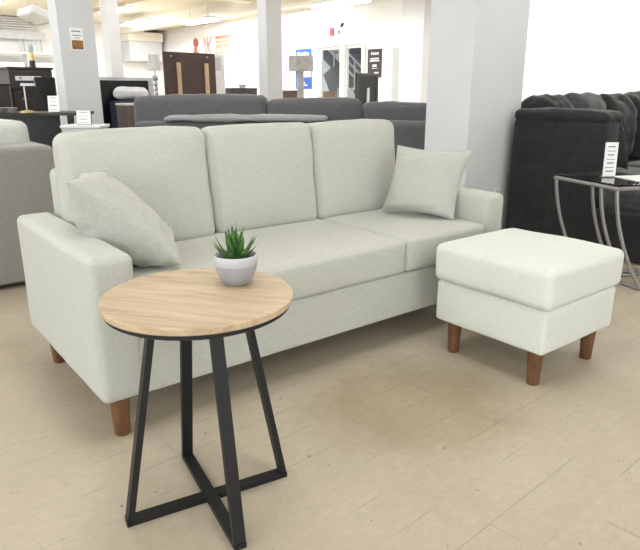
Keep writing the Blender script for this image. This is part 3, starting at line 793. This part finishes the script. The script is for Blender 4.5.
obj('bracket', tube([(0, 0, 0), (-.08, .03, .02)], .01, 8), WHITEP, sc_); obj('camera_body', move(lathe([(0, 0), (.03, 0), (.03, .08), (0, .08)], 16), (-.09, 0, .0), Matrix.Rotation(.7, 4, 'Y')), BLK, sc_, True, 40)
em = obj('emergency_light', boxes([(-.04, 0, -.05, .05, 0, .1), (-.07, -.04, -.04, -.01, .02, .08), (-.07, -.04, .01, .04, .02, .08)], ), WHITEP)
tag(em, 'white emergency light right of the red fire alarm', 'light', loc=b2w(8.999, 8.56, 2.30), rotz=BA)
lp = obj('light_switch', B(-.01, 0, -.04, .04, 0, .10, .003), STEEL)
tag(lp, 'small light switch on the wall right of the black poster', 'switch', loc=b2w(8.999, 7.20, 1.10), rotz=BA)
ou = thing('wall_outlet', 'white power outlet low on the tall column', 'outlet', b2w(3.50, .8625, .28), BA)
obj('plate', B(-.036, .036, -.006, 0, 0, .115, .002), WHITEP, ou); obj('socket', boxes([(-.014, .014, -.008, -.006, z, z+.028) for z in (.02, .066)]), STEEL, ou)

# ------------------------------------------------------------------ black sectional, right
BSX, BSY = 3.50, -.42
bs = thing('sofa', 'black velvet sofa with bulky cushions in front of the white wall', 'sofa', (BSX, BSY, 0))
SW = 2.6
obj('frame', move(soft(SW, 1.40, .31, .02, n=8), (SW/2, .70, .02)), BLACKV, bs, True, 60)
obj('rear_frame', move(soft(SW-.30, .36, .31, .02, n=8), (SW/2+.14, 1.585, .02)), BLACKV, bs, True, 60)
obj('armrest', move(soft(.24, .72, .90, .05, (.004, .006, .004), n=10, wrinkle=.006, seed=3), (.12, 1.08, .02)), BLACKV, bs, True, 60)
obj('arm_pad', move(soft(.28, .72, .085, .04, (.004, .004, .010), n=12, wrinkle=.014, seed=6, wf=6), (.14, 1.08, .892)), BLACKV, bs, True, 60)
obj('backrest', move(soft(SW-.30, .22, .86, .06, (.004, .01, .01), n=10, wrinkle=.01, seed=12), (SW/2+.14, 1.66, .02)), BLACKV, bs, True, 60)
for k, (x0, x1, y0, y1) in enumerate(((.02, 1.20, .02, .70), (1.22, 2.58, .02, 1.26))):
    obj('seat_cushion', move(soft(x1-x0, y1-y0, .18, .06, (.006, .012, .02), n=10, wrinkle=.012, seed=40+k), ((x0+x1)/2, (y0+y1)/2, .325)), BLACKV_LIT, bs, True, 70)
obj('seat_cushion', move(soft(.92, .56, .17, .05, (.0, .0, .02), n=8, wrinkle=.012, seed=44), (.73, .99, .325)), BLACKV_LIT, bs, True, 70)
for k, (xx, zt, yy) in enumerate(((.50, 1.05, 1.42), (.97, 1.075, 1.42), (1.44, 1.06, 1.40), (1.91, 1.07, 1.40), (2.37, 1.06, 1.40))):
    bm = soft(.50, .26, zt-.50, .10, (.01, .04, .02), n=10, wrinkle=.028, seed=50+k*3, wf=6)
    move(bm, (0, 0, 0), Matrix.Rotation(-.10, 4, 'X'))
    obj('back_cushion', move(bm, (xx, yy, .50)), BLACKV if k != 1 else BLACKV_LIT, bs, True, 70)
bm, rim = pillow(((.27, .80, .56), (.42, .74, .56), (.40, .86, .95), (.27, .92, .96)), .06, n=14, seed=8)
pb_ = obj('throw_pillow', bm, BLACKV, None, True, 180)
tag(pb_, 'black velvet throw pillow slumped inside the near arm of the black sofa', 'pillow', loc=(BSX+.03, BSY, 0))

# ------------------------------------------------------------------ glass table with curved metal legs
GR = math.radians(-19.8)
gt = thing('glass_side_table', 'glass side table with bowed brushed steel legs before the black sofa', 'table', (3.0, .31, 0), GR)
GZ = .60
def bow(x, y, zt, reach, x2=0.):
    pts = []
    for k in range(15):
        t = k/14; q = .25*t+.75*t**2.0; pts.append((x+reach*q, y-.085*q, zt+(.012-zt)*t))
    return pts
obj('glass_top', B(0, .44, -.50, .0, GZ-.004, GZ+.006, .003), SMOKE, gt)
obj('top_frame', tube([(0, .01, GZ-.016), (0, -.51, GZ-.016), (.44, -.51, GZ-.016), (.44, .01, GZ-.016)], .011, 10, True), CHROME, gt, True, 40)
for y, r_ in ((.0, .18), (-.50, .18)):
    obj('leg', tube(bow(0, y, GZ-.016, r_), .011, 10), CHROME, gt, True)
    obj('foot_tube', tube([(r_, y-.085, .011), (.44, y-.085, .011)], .011, 10), CHROME, gt, True)
obj('foot_tube', tube([(.18, -.085, .011), (.18, -.585, .011)], .011, 10), CHROME, gt, True)
g2 = thing('nesting_table', 'smaller steel nesting table tucked under the glass side table', 'table', (3.055, .10, 0), GR)
obj('top_frame', tube([(.0, 0, .565), (.0, -.06, .565), (.34, -.06, .565), (.34, 0, .565)], .010, 8, True), CHROME, g2, True, 40)
for y in (0, -.07):
    obj('leg', tube(bow(0, y, .565, .17), .011, 10), CHROME, g2, True)
    obj('foot_tube', tube([(.17, y-.085, .011), (.36, y-.085, .011)], .010, 8), CHROME, g2, True)
price_card((3.10, .03, GZ+.007), FZ+.05, .078, .205, 'tall white price card standing on the glass side table', 7, .05)
o = obj('paper_sheet', B(-.11, .11, -.15, .15, 0, .0015), PAPER); tag(o, 'loose white sheet of paper lying on the glass side table', 'paper', loc=(3.19, -.14, GZ+.0075), rotz=GR-.1)

# ------------------------------------------------------------------ light and camera
w = bpy.data.worlds.new('World'); bpy.context.scene.world = w; w.use_nodes = True
bg = w.node_tree.nodes['Background']; bg.inputs['Color'].default_value = (.90, .96, 1.0, 1); bg.inputs['Strength'].default_value = 1.95
cd = bpy.data.cameras.new('camera'); cam = bpy.data.objects.new('camera', cd); C.objects.link(cam)
cd.sensor_fit = 'HORIZONTAL'; cd.sensor_width = 36; cd.lens = 36*605.8/640; cd.clip_start = .05; cd.clip_end = 100
yaw, pitch = -.6661, .2929
f_ = Vector((math.sin(-yaw)*math.cos(pitch), math.cos(yaw)*math.cos(pitch), -math.sin(pitch)))
r_ = Vector((math.cos(yaw), math.sin(yaw), 0)); u_ = r_.cross(f_)
M = Matrix((r_, u_, -f_)).transposed().to_4x4(); M.translation = Vector((-.5238, -1.7724, 1.0959))
cam.matrix_world = M
s = bpy.context.scene; s.camera = cam
s.view_settings.view_transform = 'Standard'; s.view_settings.look = 'None'; s.view_settings.gamma = 1; s.view_settings.use_curve_mapping = False
s.view_settings.exposure = 0.35
